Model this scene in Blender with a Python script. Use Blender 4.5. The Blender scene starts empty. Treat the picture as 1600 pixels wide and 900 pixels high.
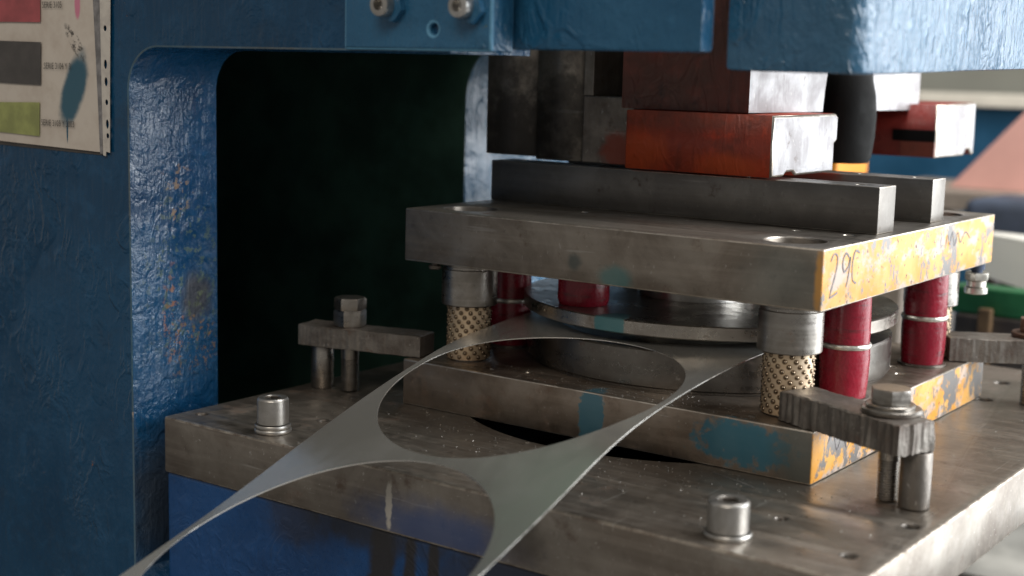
import bpy, bmesh, math, random
from mathutils import Vector, Matrix, noise
random.seed(7)
PI = math.pi
S = bpy.context.scene
COL = S.collection

# ------------------------------------------------------------------ camera
cam_d = bpy.data.cameras.new('camera'); cam = bpy.data.objects.new('camera', cam_d); COL.objects.link(cam)
S.camera = cam
_r = Vector((.8098, .5862, .0255)); _u = Vector((-.1088, .1073, .9883)); _f = Vector((-.5766, .803, -.1507))
cm = Matrix(((_r.x, _u.x, -_f.x, .4452), (_r.y, _u.y, -_f.y, -1.0356), (_r.z, _u.z, -_f.z, .3219), (0, 0, 0, 1)))
cam.matrix_world = cm
cam_d.sensor_width = 36; cam_d.lens = 50.02; cam_d.clip_start = .02; cam_d.clip_end = 60
cam_d.dof.use_dof = True; cam_d.dof.focus_distance = 1.25; cam_d.dof.aperture_fstop = 4.0

# ------------------------------------------------------------------ light
W = bpy.data.worlds.new('World'); S.world = W; W.use_nodes = True
bg = W.node_tree.nodes['Background']; bg.inputs[0].default_value = (1.0, .95, .88, 1); bg.inputs[1].default_value = .26

def area(name, loc, target, sx, sy, power, col):
    d = bpy.data.lights.new(name, 'AREA'); d.shape = 'RECTANGLE'; d.size = sx; d.size_y = sy; d.energy = power; d.color = col
    o = bpy.data.objects.new(name, d); COL.objects.link(o); o.location = loc
    o.rotation_euler = (Vector(target) - Vector(loc)).to_track_quat('-Z', 'Y').to_euler()
    return o
# unseen panels: daylight from the right, plus added side, rear and warm front fills
area('right_daylight_panel', (1.30, 2.05, .35), (-.2, .05, .25), 2.1, 2.4, 60, (.95, .98, 1.0))  # daylight panel enlarged to brighten right-facing surfaces, no real door
area('side_fill_light', (2.15, .95, .80), (-.5, .0, .2), 1.5, 1.5, 100, (.93, .97, 1.0))  # added to put glare on the throat face
area('rear_fill_light', (.5, .9, 2.4), (-.4, 2.2, .1), 1.4, 1.0, 60, (1.0, .97, .92))  # added to brighten the background objects
area('front_fill_light', (.6, -2.3, 2.3), (-.2, 0, .1), 1.6, 1.0, 34, (1.0, .90, .78))  # added fill for the front-facing surfaces

S.view_settings.view_transform = 'Standard'; S.view_settings.look = 'None'
S.view_settings.gamma = 1; S.view_settings.exposure = 0; S.view_settings.use_curve_mapping = False
S.render.engine = 'CYCLES'

# ------------------------------------------------------------------ node helpers
class G:
    def __init__(s, name):
        s.m = bpy.data.materials.new(name); s.m.use_nodes = True
        s.t = s.m.node_tree; s.b = s.t.nodes['Principled BSDF']
        s.tc = s.t.nodes.new('ShaderNodeTexCoord').outputs['Object']
    def put(s, sock, v):
        if hasattr(v, 'is_linked'): s.t.links.new(v, sock)
        else:
            if isinstance(v, tuple) and len(v) == 3 and sock.type == 'RGBA': v = v + (1,)
            sock.default_value = v
    def mapp(s, scale=(1, 1, 1), rot=(0, 0, 0), loc=(0, 0, 0)):
        n = s.t.nodes.new('ShaderNodeMapping'); s.t.links.new(s.tc, n.inputs[0])
        n.inputs['Scale'].default_value = scale; n.inputs['Rotation'].default_value = rot; n.inputs['Location'].default_value = loc
        return n.outputs[0]
    def noise(s, scale, detail=4, rough=.55, vec=None, dist=0):
        n = s.t.nodes.new('ShaderNodeTexNoise'); s.put(n.inputs['Vector'], vec or s.tc)
        n.inputs['Scale'].default_value = scale; n.inputs['Detail'].default_value = detail
        n.inputs['Roughness'].default_value = rough; n.inputs['Distortion'].default_value = dist
        return n.outputs['Fac']
    def vor(s, scale, feat='F1', vec=None, out='Distance'):
        n = s.t.nodes.new('ShaderNodeTexVoronoi'); n.feature = feat; s.put(n.inputs['Vector'], vec or s.tc); n.inputs['Scale'].default_value = scale
        return n.outputs[out]
    def ramp(s, v, a, b, lo=0., hi=1.):
        n = s.t.nodes.new('ShaderNodeMapRange'); n.interpolation_type = 'SMOOTHSTEP'; s.put(n.inputs['Value'], v)
        n.inputs['From Min'].default_value = a; n.inputs['From Max'].default_value = b
        n.inputs['To Min'].default_value = lo; n.inputs['To Max'].default_value = hi
        return n.outputs[0]
    def math(s, op, a, b=0.):
        n = s.t.nodes.new('ShaderNodeMath'); n.operation = op; s.put(n.inputs[0], a); s.put(n.inputs[1], b); return n.outputs[0]
    def mix(s, f, a, b):
        n = s.t.nodes.new('ShaderNodeMix'); n.data_type = 'RGBA'; s.put(n.inputs['Factor'], f); s.put(n.inputs['A'], a) if False else None
        s.put(n.inputs[0], f); s.put(n.inputs[6], a); s.put(n.inputs[7], b); return n.outputs[2]
    def mixf(s, f, a, b):
        n = s.t.nodes.new('ShaderNodeMix'); n.data_type = 'FLOAT'; s.put(n.inputs[0], f); s.put(n.inputs[2], a); s.put(n.inputs[3], b); return n.outputs[0]
    def sep(s, v=None):
        n = s.t.nodes.new('ShaderNodeSeparateXYZ'); s.put(n.inputs[0], v or s.tc); return n.outputs
    def spot(s, c, r, soft=.35, amp=.5, nsc=90):
        """a stain: a soft ellipsoid in object space with a ragged edge"""
        sc = tuple(1. / k for k in r); lo = tuple(-a / b for a, b in zip(c, r))
        n = s.t.nodes.new('ShaderNodeVectorMath'); n.operation = 'LENGTH'; s.t.links.new(s.mapp(sc, (0, 0, 0), lo), n.inputs[0])
        d = s.math('ADD', n.outputs['Value'], s.math('MULTIPLY', s.math('SUBTRACT', s.noise(nsc, 5, .65), .5), amp * 2))
        return s.ramp(d, 1 - soft, 1 + soft, 1, 0)
    def bump(s, h, strength, dist, prev=None):
        n = s.t.nodes.new('ShaderNodeBump'); s.put(n.inputs['Height'], h); n.inputs['Strength'].default_value = strength
        n.inputs['Distance'].default_value = dist
        if prev: s.t.links.new(prev, n.inputs['Normal'])
        return n.outputs[0]
    def out(s, **kw):
        for k, v in kw.items(): s.put(s.b.inputs[k.replace('_', ' ')], v)
        return s.m

def steel(name, c1=(.30, .275, .245), c2=(.17, .145, .12), rough=(.32, .55), metal=.9, scale=14, brush=None, rust=.0,
          spots=(), yellow=None, bump=.12, scratch=.5, speck=.4):
    g = G(name)
    n1 = g.noise(scale, 6, .6, dist=.4); n2 = g.noise(scale * 7, 5, .65); n3 = g.noise(700, 2, .5)
    col = g.mix(g.ramp(n1, .34, .66), c2, c1)
    col = g.mix(g.ramp(n2, .55, .8, 0, .5), col, tuple(k * .5 for k in c2))
    rg = g.mixf(g.ramp(g.math('ADD', g.math('MULTIPLY', n1, .6), g.math('MULTIPLY', n2, .4)), .35, .65), rough[1], rough[0])
    h = g.math('ADD', g.math('MULTIPLY', n2, .7), g.math('MULTIPLY', n3, .3))
    if brush:
        bn = g.noise(1, 3, .6, g.mapp(brush)); col = g.mix(g.ramp(bn, .45, .75, 0, .22), col, tuple(min(1, k * 1.5) for k in c1))
        h = g.math('ADD', h, g.math('MULTIPLY', bn, .6)); rg = g.math('ADD', rg, g.math('MULTIPLY', g.math('SUBTRACT', bn, .5), .25))
    met = metal
    if scratch:
        s1 = g.noise(1, 2, .5, g.mapp((260, 9, 160), (.3, .5, .6))); s2 = g.noise(1, 2, .5, g.mapp((12, 300, 160), (.1, .2, -.4)))
        sm = g.math('MULTIPLY', g.ramp(g.math('MAXIMUM', s1, s2), .68, .76), scratch)
        col = g.mix(sm, col, (.55, .53, .5)); h = g.math('SUBTRACT', h, g.math('MULTIPLY', sm, .4))
    if speck:
        sp = g.math('MULTIPLY', g.ramp(g.noise(320, 2, .5), .70, .76), speck); col = g.mix(sp, col, (.62, .6, .57))
    if rust:
        rm = g.ramp(g.noise(scale * 2.2, 7, .7), .60 - rust * .12, .72, 0, .75); col = g.mix(rm, col, (.10, .052, .03)); rg = g.math('ADD', rg, g.math('MULTIPLY', rm, .25))
        met = g.math('SUBTRACT', metal, g.math('MULTIPLY', rm, .6))
    for sp in spots:
        m = g.spot(sp[0], sp[1], *(sp[3] if len(sp) > 3 else (.35, .5, 90)))
        if len(sp) > 4: m = g.math('MULTIPLY', m, sp[4])
        col = g.mix(m, col, sp[2]); met = g.math('MULTIPLY', met, g.math('SUBTRACT', 1, g.math('MULTIPLY', m, .9)))
        rg = g.mixf(m, rg, .5)
    if yellow is not None:
        x = g.sep()[0]; thr, lo, hi = yellow
        f = g.ramp(x, thr - .0012, thr - .0004)
        chip = g.noise(70, 9, .75, g.mapp((1, 1, .8))); big = g.noise(15, 3, .5)
        k = g.ramp(g.math('ADD', g.math('MULTIPLY', chip, .6), g.math('MULTIPLY', big, .4)), lo, hi)
        smear = g.ramp(g.noise(1, 4, .6, g.mapp((1, 30, 55), (.5, 0, 0))),   .48, .62, 0, .85)
        yc = g.mix(g.ramp(g.noise(25, 4), .4, .6), (.62, .275, .03), (.68, .36, .085))
        yc = g.mix(smear, yc, (.44, .38, .35)); rust2 = g.ramp(g.noise(150, 3, .6), .63, .68); yc = g.mix(rust2, yc, (.10, .05, .03))
        col = g.mix(f, col, g.mix(k, yc, (.21, .20, .195))); met = g.mixf(f, met, g.math('MULTIPLY', k, .5)); rg = g.mixf(f, rg, .5)
        h = g.math('ADD', h, g.math('MULTIPLY', g.math('MULTIPLY', f, g.math('SUBTRACT', 1, k)), 1.2))
    return g.out(Base_Color=col, Metallic=met, Roughness=rg, Normal=g.bump(h, bump, .0012))

def paint(name, c1, c2, rough=.32, lump=.6, lscale=55, chips=.0, edge=(.25, .22, .2), spots=(), grime=.4, metal=0., spec=.5, streak=None, wrk=.45, midk=.8):
    g = G(name)
    big = g.noise(7, 5, .6); mid = g.noise(lscale, 5, .55, dist=.6); fine = g.noise(lscale * 4, 4, .6)
    col = g.mix(g.ramp(big, .35, .65), c1, c2); col = g.mix(g.ramp(mid, .5, .75, 0, .35), col, tuple(min(1, k * 1.45 + .01) for k in c2))
    col = g.mix(g.math('MULTIPLY', g.ramp(g.noise(18, 6, .7), .55, .75), grime), col, (.02, .02, .02))
    if streak:
        sk = g.ramp(g.noise(1, 4, .6, g.mapp(streak)), .55, .72, 0, .6); col = g.mix(sk, col, (.03, .028, .026))
    wr = g.noise(lscale * .45, 3, .5, g.mapp((1.3, 1.3, .8), (.4, .3, .2)), 1.6); wr = g.math('ABSOLUTE', g.math('SUBTRACT', wr, .5)); wr = g.ramp(wr, 0, .10, 1, 0)
    wr = g.math('MULTIPLY', wr, g.ramp(g.noise(11, 3, .5), .42, .62))
    h = g.math('ADD', g.math('ADD', g.math('MULTIPLY', g.math('MULTIPLY', mid, midk), g.ramp(g.noise(8, 3, .6), .36, .62, .15, 1.)), g.math('MULTIPLY', wr, wrk)), g.math('MULTIPLY', g.math('MULTIPLY', fine, g.ramp(g.noise(14, 3), .35, .65)), .35)); rr = g.ramp(fine, .35, .65, rough * .75, rough * 1.3); mt = metal
    brush = g.noise(1, 3, .5, g.mapp((150, 150, 22), (.2, .5, .15))); h = g.math('ADD', h, g.math('MULTIPLY', brush, .5))
    if chips:
        cn = g.ramp(g.noise(42, 6, .7), .72 - chips * .1, .75 - chips * .1)
        sel = g.noise(9, 2); cc = g.mix(g.ramp(sel, .48, .52), (.30, .09, .035), (.13, .17, .035)); cc = g.mix(g.ramp(g.noise(60, 2), .5, .6), cc, edge)
        col = g.mix(cn, col, cc); rr = g.mixf(cn, rr, .7); h = g.math('SUBTRACT', h, g.math('MULTIPLY', cn, .5))
    for sp in spots:
        m = g.spot(sp[0], sp[1], *(sp[3] if len(sp) > 3 else (.35, .5, 90)))
        if len(sp) > 4: m = g.math('MULTIPLY', m, sp[4])
        if len(sp) > 5: m = g.math('MULTIPLY', m, g.ramp(g.noise(sp[5], 6, .7), .55, .60))
        col = g.mix(m, col, sp[2]); rr = g.mixf(m, rr, .6)
    return g.out(Base_Color=col, Roughness=rr, Metallic=mt, Specular_IOR_Level=spec, Normal=g.bump(h, lump, .004))

def plain(name, c, rough=.5, metal=0., var=.25, scale=30, bump=.1, spec=.5):
    g = G(name); n = g.noise(scale, 6, .6)
    col = g.mix(g.ramp(n, .35, .68), tuple(k * (1 - var) for k in c), tuple(min(1, k * (1 + var)) for k in c))
    return g.out(Base_Color=col, Roughness=g.ramp(n, .3, .7, rough * .8, rough * 1.2), Metallic=metal, Specular_IOR_Level=spec, Normal=g.bump(g.noise(scale * 6, 4), bump, .001))

TEAL = (.010, .115, .175)
M = {}
M['bolster'] = steel('oiled bolster steel', (.34, .31, .272), (.20, .172, .145), (.30, .50), .88, 10, (7, 160, 160), .35, bump=.1, scratch=.55, speck=.6,
    spots=[((-.235, -.186, -.040), (.075, .006, .020), (.02, .06, .19), (.6, .5, 40), .8), ((-.283, -.186, -.030), (.0035, .006, .020), (.55, .52, .46), (.25, .9, 120), .85),
           ((-.15, -.186, -.03), (.02, .006, .02), (.06, .05, .04), (.6, .6, 60), .7)])
M['shoe_low'] = steel('lower shoe steel', (.33, .28, .235), (.17, .132, .10), (.38, .55), .88, 13, (6, 120, 120), .6, bump=.1, scratch=.4, speck=.3, yellow=(0, .505, .53),
    spots=[((-.209, 0, .022), (.013, .03, .032), TEAL, (.10, .5, 150), .85), ((-.062, 0, .024), (.042, .008, .019), TEAL, (.22, 1.1, 110), .88), ((-.012, 0, .022), (.02, .006, .03), (.05, .075, .075), (.6, .4, 60), .7)])
M['shoe_up'] = steel('upper shoe steel', (.33, .295, .255), (.19, .16, .132), (.36, .52), .88, 15, (5, 140, 140), .3, bump=.09, scratch=.3, speck=.25, yellow=(0, .52, .56),
    spots=[((-.189, 0, .1475), (.016, .02, .011), (.04, .17, .18), (.4, .4, 70), .7), ((-.03, 0, .165), (.035, .008, .03), (.07, .10, .10), (.7, .5, 40), .5), ((-.232, 0, .158), (.007, .01, .007), (.05, .07, .07), (.5, .5, 80), .8),
           ((-.003, 0, .163), (.0035, .01, .026), (.55, .27, .05), (.5, .7, 90), .8)])
M['edge'] = steel('worn bright edge', (.66, .61, .54), (.36, .31, .26), (.3, .45), .95, 40, None, 0, bump=.2, scratch=.3)
M['bar'] = steel('ground bar steel', (.25, .235, .215), (.19, .175, .16), (.36, .48), .9, 18, (4, 200, 200), .1, bump=.06, scratch=.15, speck=.1)
M['steel'] = steel('turned steel', (.37, .35, .325), (.25, .23, .205), (.25, .42), .95, 25, (3, 3, 300), .15, bump=.08, scratch=.2)
M['steel_dark'] = steel('dark oily steel', (.20, .18, .16), (.10, .088, .075), (.35, .55), .85, 20, (70, 70, 6), .3, bump=.25, scratch=.5)
M['bright'] = steel('bright zinc steel', (.56, .55, .53), (.40, .385, .36), (.28, .42), .95, 40, None, .0, bump=.12, scratch=.3)
M['strap'] = steel('rough flame cut steel', (.27, .25, .225), (.15, .13, .115), (.42, .6), .85, 34, None, .5, bump=.5, scratch=.3)
M['punch'] = steel('punch ring steel', (.42, .39, .35), (.28, .25, .22), (.22, .40), .95, 22, (4, 4, 120), .25, bump=.07, scratch=.25,
    spots=[((-.213, .030, .100), (.016, .03, .02), (.03, .17, .20), (.08, .2, 120), .85)])
M['die'] = steel('die ring steel', (.20, .187, .17), (.13, .117, .104), (.24, .40), .93, 14, (5, 5, 60), .2, bump=.07, scratch=.3, speck=.4)
def strip_mat():
    g = G('thin rolled sheet strip'); a = g.noise(9, 4, .55); b = g.noise(1, 3, .5, g.mapp((90, 5, 90))); c = g.noise(120, 3, .5)
    col = g.mix(g.ramp(a, .35, .65), (.74, .725, .675), (.86, .845, .79)); sc = g.ramp(g.noise(1, 2, .5, g.mapp((300, 14, 300), (0, 0, .15))), .68, .75, 0, .35); col = g.mix(sc, col, (.5, .49, .46))
    return g.out(Base_Color=col, Metallic=.84, Roughness=g.ramp(g.math('ADD', g.math('MULTIPLY', a, .6), g.math('MULTIPLY', b, .4)), .35, .65, .15, .27), Normal=g.bump(g.math('ADD', a, g.math('MULTIPLY', b, .05)), .12, .004))
M['strip'] = strip_mat()
M['strip_rim'] = plain('bright sheared edge', (.85, .84, .80), .3, .9, .08, 60, .05)
M['bronze'] = steel('bronze ball cage', (.80, .64, .47), (.64, .49, .33), (.36, .48), .75, 40, (3, 3, 60), .0, bump=.1, scratch=.1)
M['bronze_dark'] = plain('pocket shade bronze', (.26, .18, .11), .5, .7, .2, 80)
M['ball'] = plain('bearing ball steel', (.22, .17, .12), .2, 1., .1)
M['red'] = paint('deep red enamel', (.20, .007, .020), (.27, .010, .026), .27, .10, 90, 0, grime=.35, streak=(30, 30, 260))
M['ring'] = plain('pale ring metal', (.62, .60, .54), .35, .8, .2, 120)
M['blue'] = paint('blue machine enamel', (.0032, .043, .104), (.0055, .060, .140), .22, .62, 50, .25, grime=.25, midk=.4)
M['blue_in'] = paint('glossy lumpy blue enamel', (.004, .048, .13), (.008, .074, .18), .22, .72, 60, .25, grime=.3, wrk=.08, midk=1.3, spec=.75,
    spots=[((-.585, -.118, .10), (.02, .018, .022), (.035, .03, .028), (.5, .6, 60), .8), ((-.585, -.142, .20), (.02, .018, .03), (.28, .18, .10), (.3, .6, 60), .8, 110), ((-.585, -.147, .085), (.02, .012, .045), (.30, .12, .05), (.3, .6, 60), .8, 130),
           ((-.585, -.125, .055), (.02, .035, .028), (.22, .12, .04), (.3, .6, 60), .85, 190), ((-.585, -.135, .12), (.02, .05, .09), (.10, .14, .05), (.3, .5, 60), .5, 120), ((-.585, -.15, -.09), (.03, .06, .06), (.03, .035, .04), (.6, .4, 40), .75)])
M['blue_lt'] = paint('pale blue brushed enamel', (.012, .082, .175), (.022, .11, .215), .32, .65, 42, .35, grime=.15)
M['blue_gl'] = paint('glossy thick blue enamel', (.02, .10, .20), (.03, .13, .24), .2, 1., 60, .1, grime=.1, spec=1., wrk=.25)
M['royal'] = paint('royal blue bed enamel', (.004, .046, .155), (.008, .066, .215), .34, .32, 60, .0, grime=.35, streak=None,
    spots=[((-.292, -.182, -.10), (.014, .01, .065), (.018, .016, .015), (.25, .5, 60), .95), ((-.262, -.182, -.10), (.007, .01, .06), (.018, .016, .015), (.3, .5, 60), .95), ((-.238, -.182, -.09), (.006, .01, .05), (.018, .016, .015), (.3, .5, 60), .95),
           ((-.39, -.182, -.065), (.035, .01, .022), (.018, .02, .03), (.5, .6, 50), .7), ((-.31, -.182, -.058), (.06, .01, .014), (.018, .018, .02), (.5, .6, 50), .8), ((-.15, -.182, -.075), (.08, .01, .05), (.02, .018, .018), (.5, .6, 40), .8)])
M['shade_green'] = plain('shade dark green', (.05, .11, .08), .8, 0, .3, 12, .2, .15)  # dark tone stands for shade inside the frame, not another paint
M['black'] = plain('recess shade and shank black', (.008, .008, .008), .7, 0, .3, 40, .2, .15)  # puts shade into holes, slot and groove; also colours the black shank
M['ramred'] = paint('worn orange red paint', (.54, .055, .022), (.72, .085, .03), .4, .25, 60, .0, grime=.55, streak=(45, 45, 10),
    spots=[((-.19, .125, .283), (.12, .02, .012), (.16, .06, .035), (.6, .7, 40), .5), ((-.205, .125, .258), (.05, .02, .03), (.12, .05, .035), (.4, 1.6, 70), .45), ((-.13, .125, .265), (.03, .02, .025), (.12, .05, .04), (.4, 1.6, 80), .4), ((-.245, .125, .25), (.03, .02, .02), (.70, .11, .03), (.5, .8, 40), .8), ((-.15, .125, .242), (.03, .02, .01), (.70, .11, .03), (.5, .8, 40), .8)])
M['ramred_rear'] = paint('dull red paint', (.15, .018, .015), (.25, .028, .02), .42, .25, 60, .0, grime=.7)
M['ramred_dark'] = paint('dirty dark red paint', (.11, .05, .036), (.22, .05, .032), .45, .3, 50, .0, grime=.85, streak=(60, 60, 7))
M['gib'] = steel('patchy greasy gib steel', (.40, .36, .31), (.22, .19, .16), (.35, .55), .8, 22, (90, 90, 6), .2, bump=.3, scratch=.5, spots=[((-.40, .15, .25), (.05, .04, .07), (.02, .017, .015), (.5, 1.2, 55), .85), ((-.35, .147, .28), (.03, .04, .05), (.03, .025, .02), (.4, 1.2, 60), .7)])
M['steel_red'] = steel('dark oily steel with red traces', (.24, .21, .18), (.13, .11, .095), (.35, .55), .8, 20, (70, 70, 6), .3, bump=.25, scratch=.4, spots=[((-.275, .142, .245), (.02, .02, .02), (.32, .05, .02), (.4, .8, 60), .8)])
M['rambright'] = steel('ram face with painted glare', (.46, .455, .47), (.27, .255, .26), (.38, .52), .6, 22, (10, 130, 9), .1, bump=.35, scratch=.6)  # pale tone paints daylight glare onto the ram's right-facing ends

# ------------------------------------------------------------------ mesh helpers
def link(name, me, mats, parent=None, smooth=None, label=None, cat=None, group=None, kind=None, at=None):
    if isinstance(me, bmesh.types.BMesh):
        bm = me; me = bpy.data.meshes.new(name); bm.to_mesh(me); bm.free()
    if not isinstance(mats, (list, tuple)): mats = [mats]
    if len(me.materials): me.materials.clear()
    for k in mats: me.materials.append(M[k])
    if smooth is not None:
        me.polygons.foreach_set('use_smooth', [True] * len(me.polygons))
        if smooth < 180:
            me.set_sharp_from_angle(angle=math.radians(smooth))
    o = bpy.data.objects.new(name, me); COL.objects.link(o)
    if parent:
        o.parent = parent
        if parent.type == 'EMPTY': o.matrix_parent_inverse = Matrix.Translation(-parent.location)
    for k, v in (('label', label), ('category', cat), ('group', group), ('kind', kind)):
        if v: o[k] = v
    return o
def thing(name, loc, label, cat, group=None):
    o = bpy.data.objects.new(name, None); COL.objects.link(o); o.location = loc; o.empty_display_size = .02
    o['label'] = label; o['category'] = cat
    if group: o['group'] = group
    return o
def box(x0, x1, y0, y1, z0, z1, bev=.0008, seg=2):
    bm = bmesh.new()
    vs = [bm.verts.new((x, y, z)) for x in (x0, x1) for y in (y0, y1) for z in (z0, z1)]
    for f in ((0, 1, 3, 2), (4, 6, 7, 5), (0, 4, 5, 1), (2, 3, 7, 6), (0, 2, 6, 4), (1, 5, 7, 3)): bm.faces.new([vs[i] for i in f])
    bmesh.ops.recalc_face_normals(bm, faces=bm.faces[:])
    if bev: bmesh.ops.bevel(bm, geom=bm.edges[:], offset=bev, segments=seg, profile=.6, affect='EDGES', material=1 if seg == 1 else -1)
    return bm
def circ(cx, cy, r, n=32): return [(cx + r * math.cos(2 * PI * i / n), cy + r * math.sin(2 * PI * i / n)) for i in range(n)]
def rect(x0, x1, y0, y1, r=.002, n=3):
    out = []
    for cx, cy, a0 in ((x1 - r, y1 - r, 0), (x0 + r, y1 - r, 90), (x0 + r, y0 + r, 180), (x1 - r, y0 + r, 270)):
        for i in range(n + 1):
            a = math.radians(a0 + 90 * i / n); out.append((cx + r * math.cos(a), cy + r * math.sin(a)))
    return out
def slab(loops, lo, hi, bev=.001, plane='XY', edge_mat=True):
    """flat outline with holes, extruded from lo to hi, with a worn bevel"""
    c = bpy.data.curves.new('t', 'CURVE'); c.dimensions = '2D'; c.fill_mode = 'BOTH'
    c.extrude = (hi - lo) / 2 - bev; c.bevel_depth = bev; c.bevel_resolution = 1; c.offset = -bev
    for L in loops:
        sp = c.splines.new('POLY'); sp.points.add(len(L) - 1); sp.use_cyclic_u = True
        for q, (a, b) in zip(sp.points, L): q.co = (a, b, 0, 1)
    o = bpy.data.objects.new('t', c); COL.objects.link(o)
    dg = bpy.context.evaluated_depsgraph_get(); dg.update()
    me = bpy.data.meshes.new_from_object(o.evaluated_get(dg)); bpy.data.objects.remove(o); bpy.data.curves.remove(c)
    bm = bmesh.new(); bm.from_mesh(me); bpy.data.meshes.remove(me)
    bmesh.ops.remove_doubles(bm, verts=bm.verts[:], dist=1e-6)
    for f in bm.faces: f.material_index = 1 if edge_mat and .15 < abs(f.normal.z) < .97 else 0
    mid = (lo + hi) / 2
    for v in bm.verts:
        x, y, z = v.co
        if plane == 'XY': v.co = (x, y, z + mid)
        elif plane == 'XZ': v.co = (x, mid + z, y)
        else: v.co = (mid + z, x, y)
    bmesh.ops.recalc_face_normals(bm, faces=bm.faces[:]); bm.normal_update()
    return bm
def lathe(prof, c=(0, 0, 0), n=48, axis='Z', bm=None):
    bm = bm or bmesh.new(); rings = []
    for r, z in prof:
        ring = []
        for i in range(n if r > 1e-6 else 1):
            a = 2 * PI * i / n; p = (r * math.cos(a), r * math.sin(a), z)
            if axis == 'Y': p = (p[0], z, p[1])
            if axis == 'X': p = (z, p[0], p[1])
            ring.append(bm.verts.new((p[0] + c[0], p[1] + c[1], p[2] + c[2])))
        rings.append(ring)
    for A, B in zip(rings, rings[1:]):
        if len(A) == 1 and len(B) == 1: continue
        for i in range(n):
            j = (i + 1) % n
            if len(A) == 1: bm.faces.new((A[0], B[i], B[j]))
            elif len(B) == 1: bm.faces.new((A[i], A[j], B[0]))
            else: bm.faces.new((A[i], A[j], B[j], B[i]))
    bmesh.ops.recalc_face_normals(bm, faces=bm.faces[:])
    return bm
def hexa(r, z0, z1, c, rot=0., ch=.0012, axis='Z', bore=0):
    """hexagon head with chamfered corners"""
    bm = bmesh.new(); n = 24
    def pt(i, rr, z, cap):
        a = 2 * PI * i / n; k = rr / math.cos(((a + PI / 6) % (PI / 3)) - PI / 6) * math.cos(PI / 6)
        if cap: k = min(k, rr * .93)
        p = (k * math.cos(a + rot), k * math.sin(a + rot), z)
        if axis == 'Y': p = (p[0], z, p[1])
        return bm.verts.new((p[0] + c[0], p[1] + c[1], p[2] + c[2]))
    spec = [(r, z0, True), (r, z0 + ch, False), (r, z1 - ch, False), (r, z1, True)]
    R = [[pt(i, a, z, k) for i in range(n)] for a, z, k in spec]
    for A, B in zip(R, R[1:]):
        for i in range(n): bm.faces.new((A[i], A[(i + 1) % n], B[(i + 1) % n], B[i]))
    bm.faces.new(R[0][::-1]); bm.faces.new(R[-1])
    bmesh.ops.recalc_face_normals(bm, faces=bm.faces[:])
    return bm
def thread(r, z0, z1, c, pitch=.002, depth=.0011, n=32):
    """helical thread as one surface"""
    bm = bmesh.new(); rings = []; steps = max(2, int((z1 - z0) / pitch * 4)); rr = [r, r, r - depth, r - depth]
    for k in range(steps + 1):
        ring = []
        for i in range(n):
            a = 2 * PI * i / n; z = z0 + k * pitch / 4 + pitch * i / n
            ring.append(bm.verts.new((c[0] + rr[k % 4] * math.cos(a), c[1] + rr[k % 4] * math.sin(a), c[2] + min(z, z1))))
        rings.append(ring)
    for k, (A, B) in enumerate(zip(rings, rings[1:])):
        for i in range(n - 1): bm.faces.new((A[i], A[i + 1], B[i + 1], B[i]))
        if k + 5 < len(rings): bm.faces.new((A[n - 1], rings[k + 4][0], rings[k + 5][0], B[n - 1]))
    bmesh.ops.recalc_face_normals(bm, faces=bm.faces[:])
    return bm
def rough_bm(bm, amp, sc, seed=0, fac=(1, 1, 1)):
    for v in bm.verts:
        d = noise.noise_vector((v.co + Vector((seed, seed * 2, 0))) * sc) * amp
        v.co += Vector((d.x * fac[0], d.y * fac[1], d.z * fac[2]))
    return bm
def subdiv_box(L, Wd, H, nx, ny, nz):
    bm = bmesh.new()
    def grid(o, u, v, a, b):
        V = [[bm.verts.new(Vector(o) + Vector(u) * i / a + Vector(v) * j / b) for j in range(b + 1)] for i in range(a + 1)]
        for i in range(a):
            for j in range(b): bm.faces.new((V[i][j], V[i + 1][j], V[i + 1][j + 1], V[i][j + 1]))
    x, y, z = L / 2, Wd / 2, H
    grid((-x, -y, 0), (L, 0, 0), (0, 0, H), nx, nz); grid((-x, y, 0), (L, 0, 0), (0, 0, H), nx, nz)
    grid((-x, -y, 0), (0, Wd, 0), (0, 0, H), ny, nz); grid((x, -y, 0), (0, Wd, 0), (0, 0, H), ny, nz)
    grid((-x, -y, 0), (L, 0, 0), (0, Wd, 0), nx, ny); grid((-x, -y, H), (L, 0, 0), (0, Wd, 0), nx, ny)
    bmesh.ops.remove_doubles(bm, verts=bm.verts[:], dist=1e-6); bmesh.ops.recalc_face_normals(bm, faces=bm.faces[:])
    return bm

# ------------------------------------------------------------------ setting behind the press
M['floor'] = plain('workshop concrete', (.22, .21, .20), .7, 0, .25, 5, .3)
M['wall'] = plain('grey workshop wall', (.36, .36, .31), .8, 0, .08, 2, .1)
M['cream'] = plain('cream board', (.62, .58, .50), .6, 0, .08, 8, .1)
M['cabblue'] = plain('dark blue cabinet paint', (.012, .07, .14), .45, 0, .2, 6, .1)
M['pink'] = plain('salmon painted sheet', (.66, .36, .31), .5, 0, .06, 5, .05)
M['brown'] = plain('grey brown board', (.30, .25, .21), .6, 0, .2, 12, .1)
M['navy'] = plain('dark navy cloth', (.05, .065, .10), .8, 0, .3, 9, .3)
M['white'] = plain('white plastic sheet', (.68, .66, .60), .45, 0, .05, 6, .1)
M['greenp'] = plain('dark green rail paint', (.012, .10, .035), .42, 0, .25, 14, .2)
M['darkbrown'] = plain('dark brown oily timber', (.045, .036, .03), .6, 0, .3, 20, .3)
M['boxgrey'] = plain('pale grey box board', (.36, .345, .31), .6, 0, .2, 9, .2)
M['orange'] = plain('orange plastic', (.75, .28, .03), .45, 0, .1, 10, .05)
M['wood'] = plain('brown scrap wood', (.11, .065, .03), .6, 0, .3, 30, .2)
link('floor', box(-4, 4, -3, 4.2, -.95, -.90, 0), 'floor', kind='structure')
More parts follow.
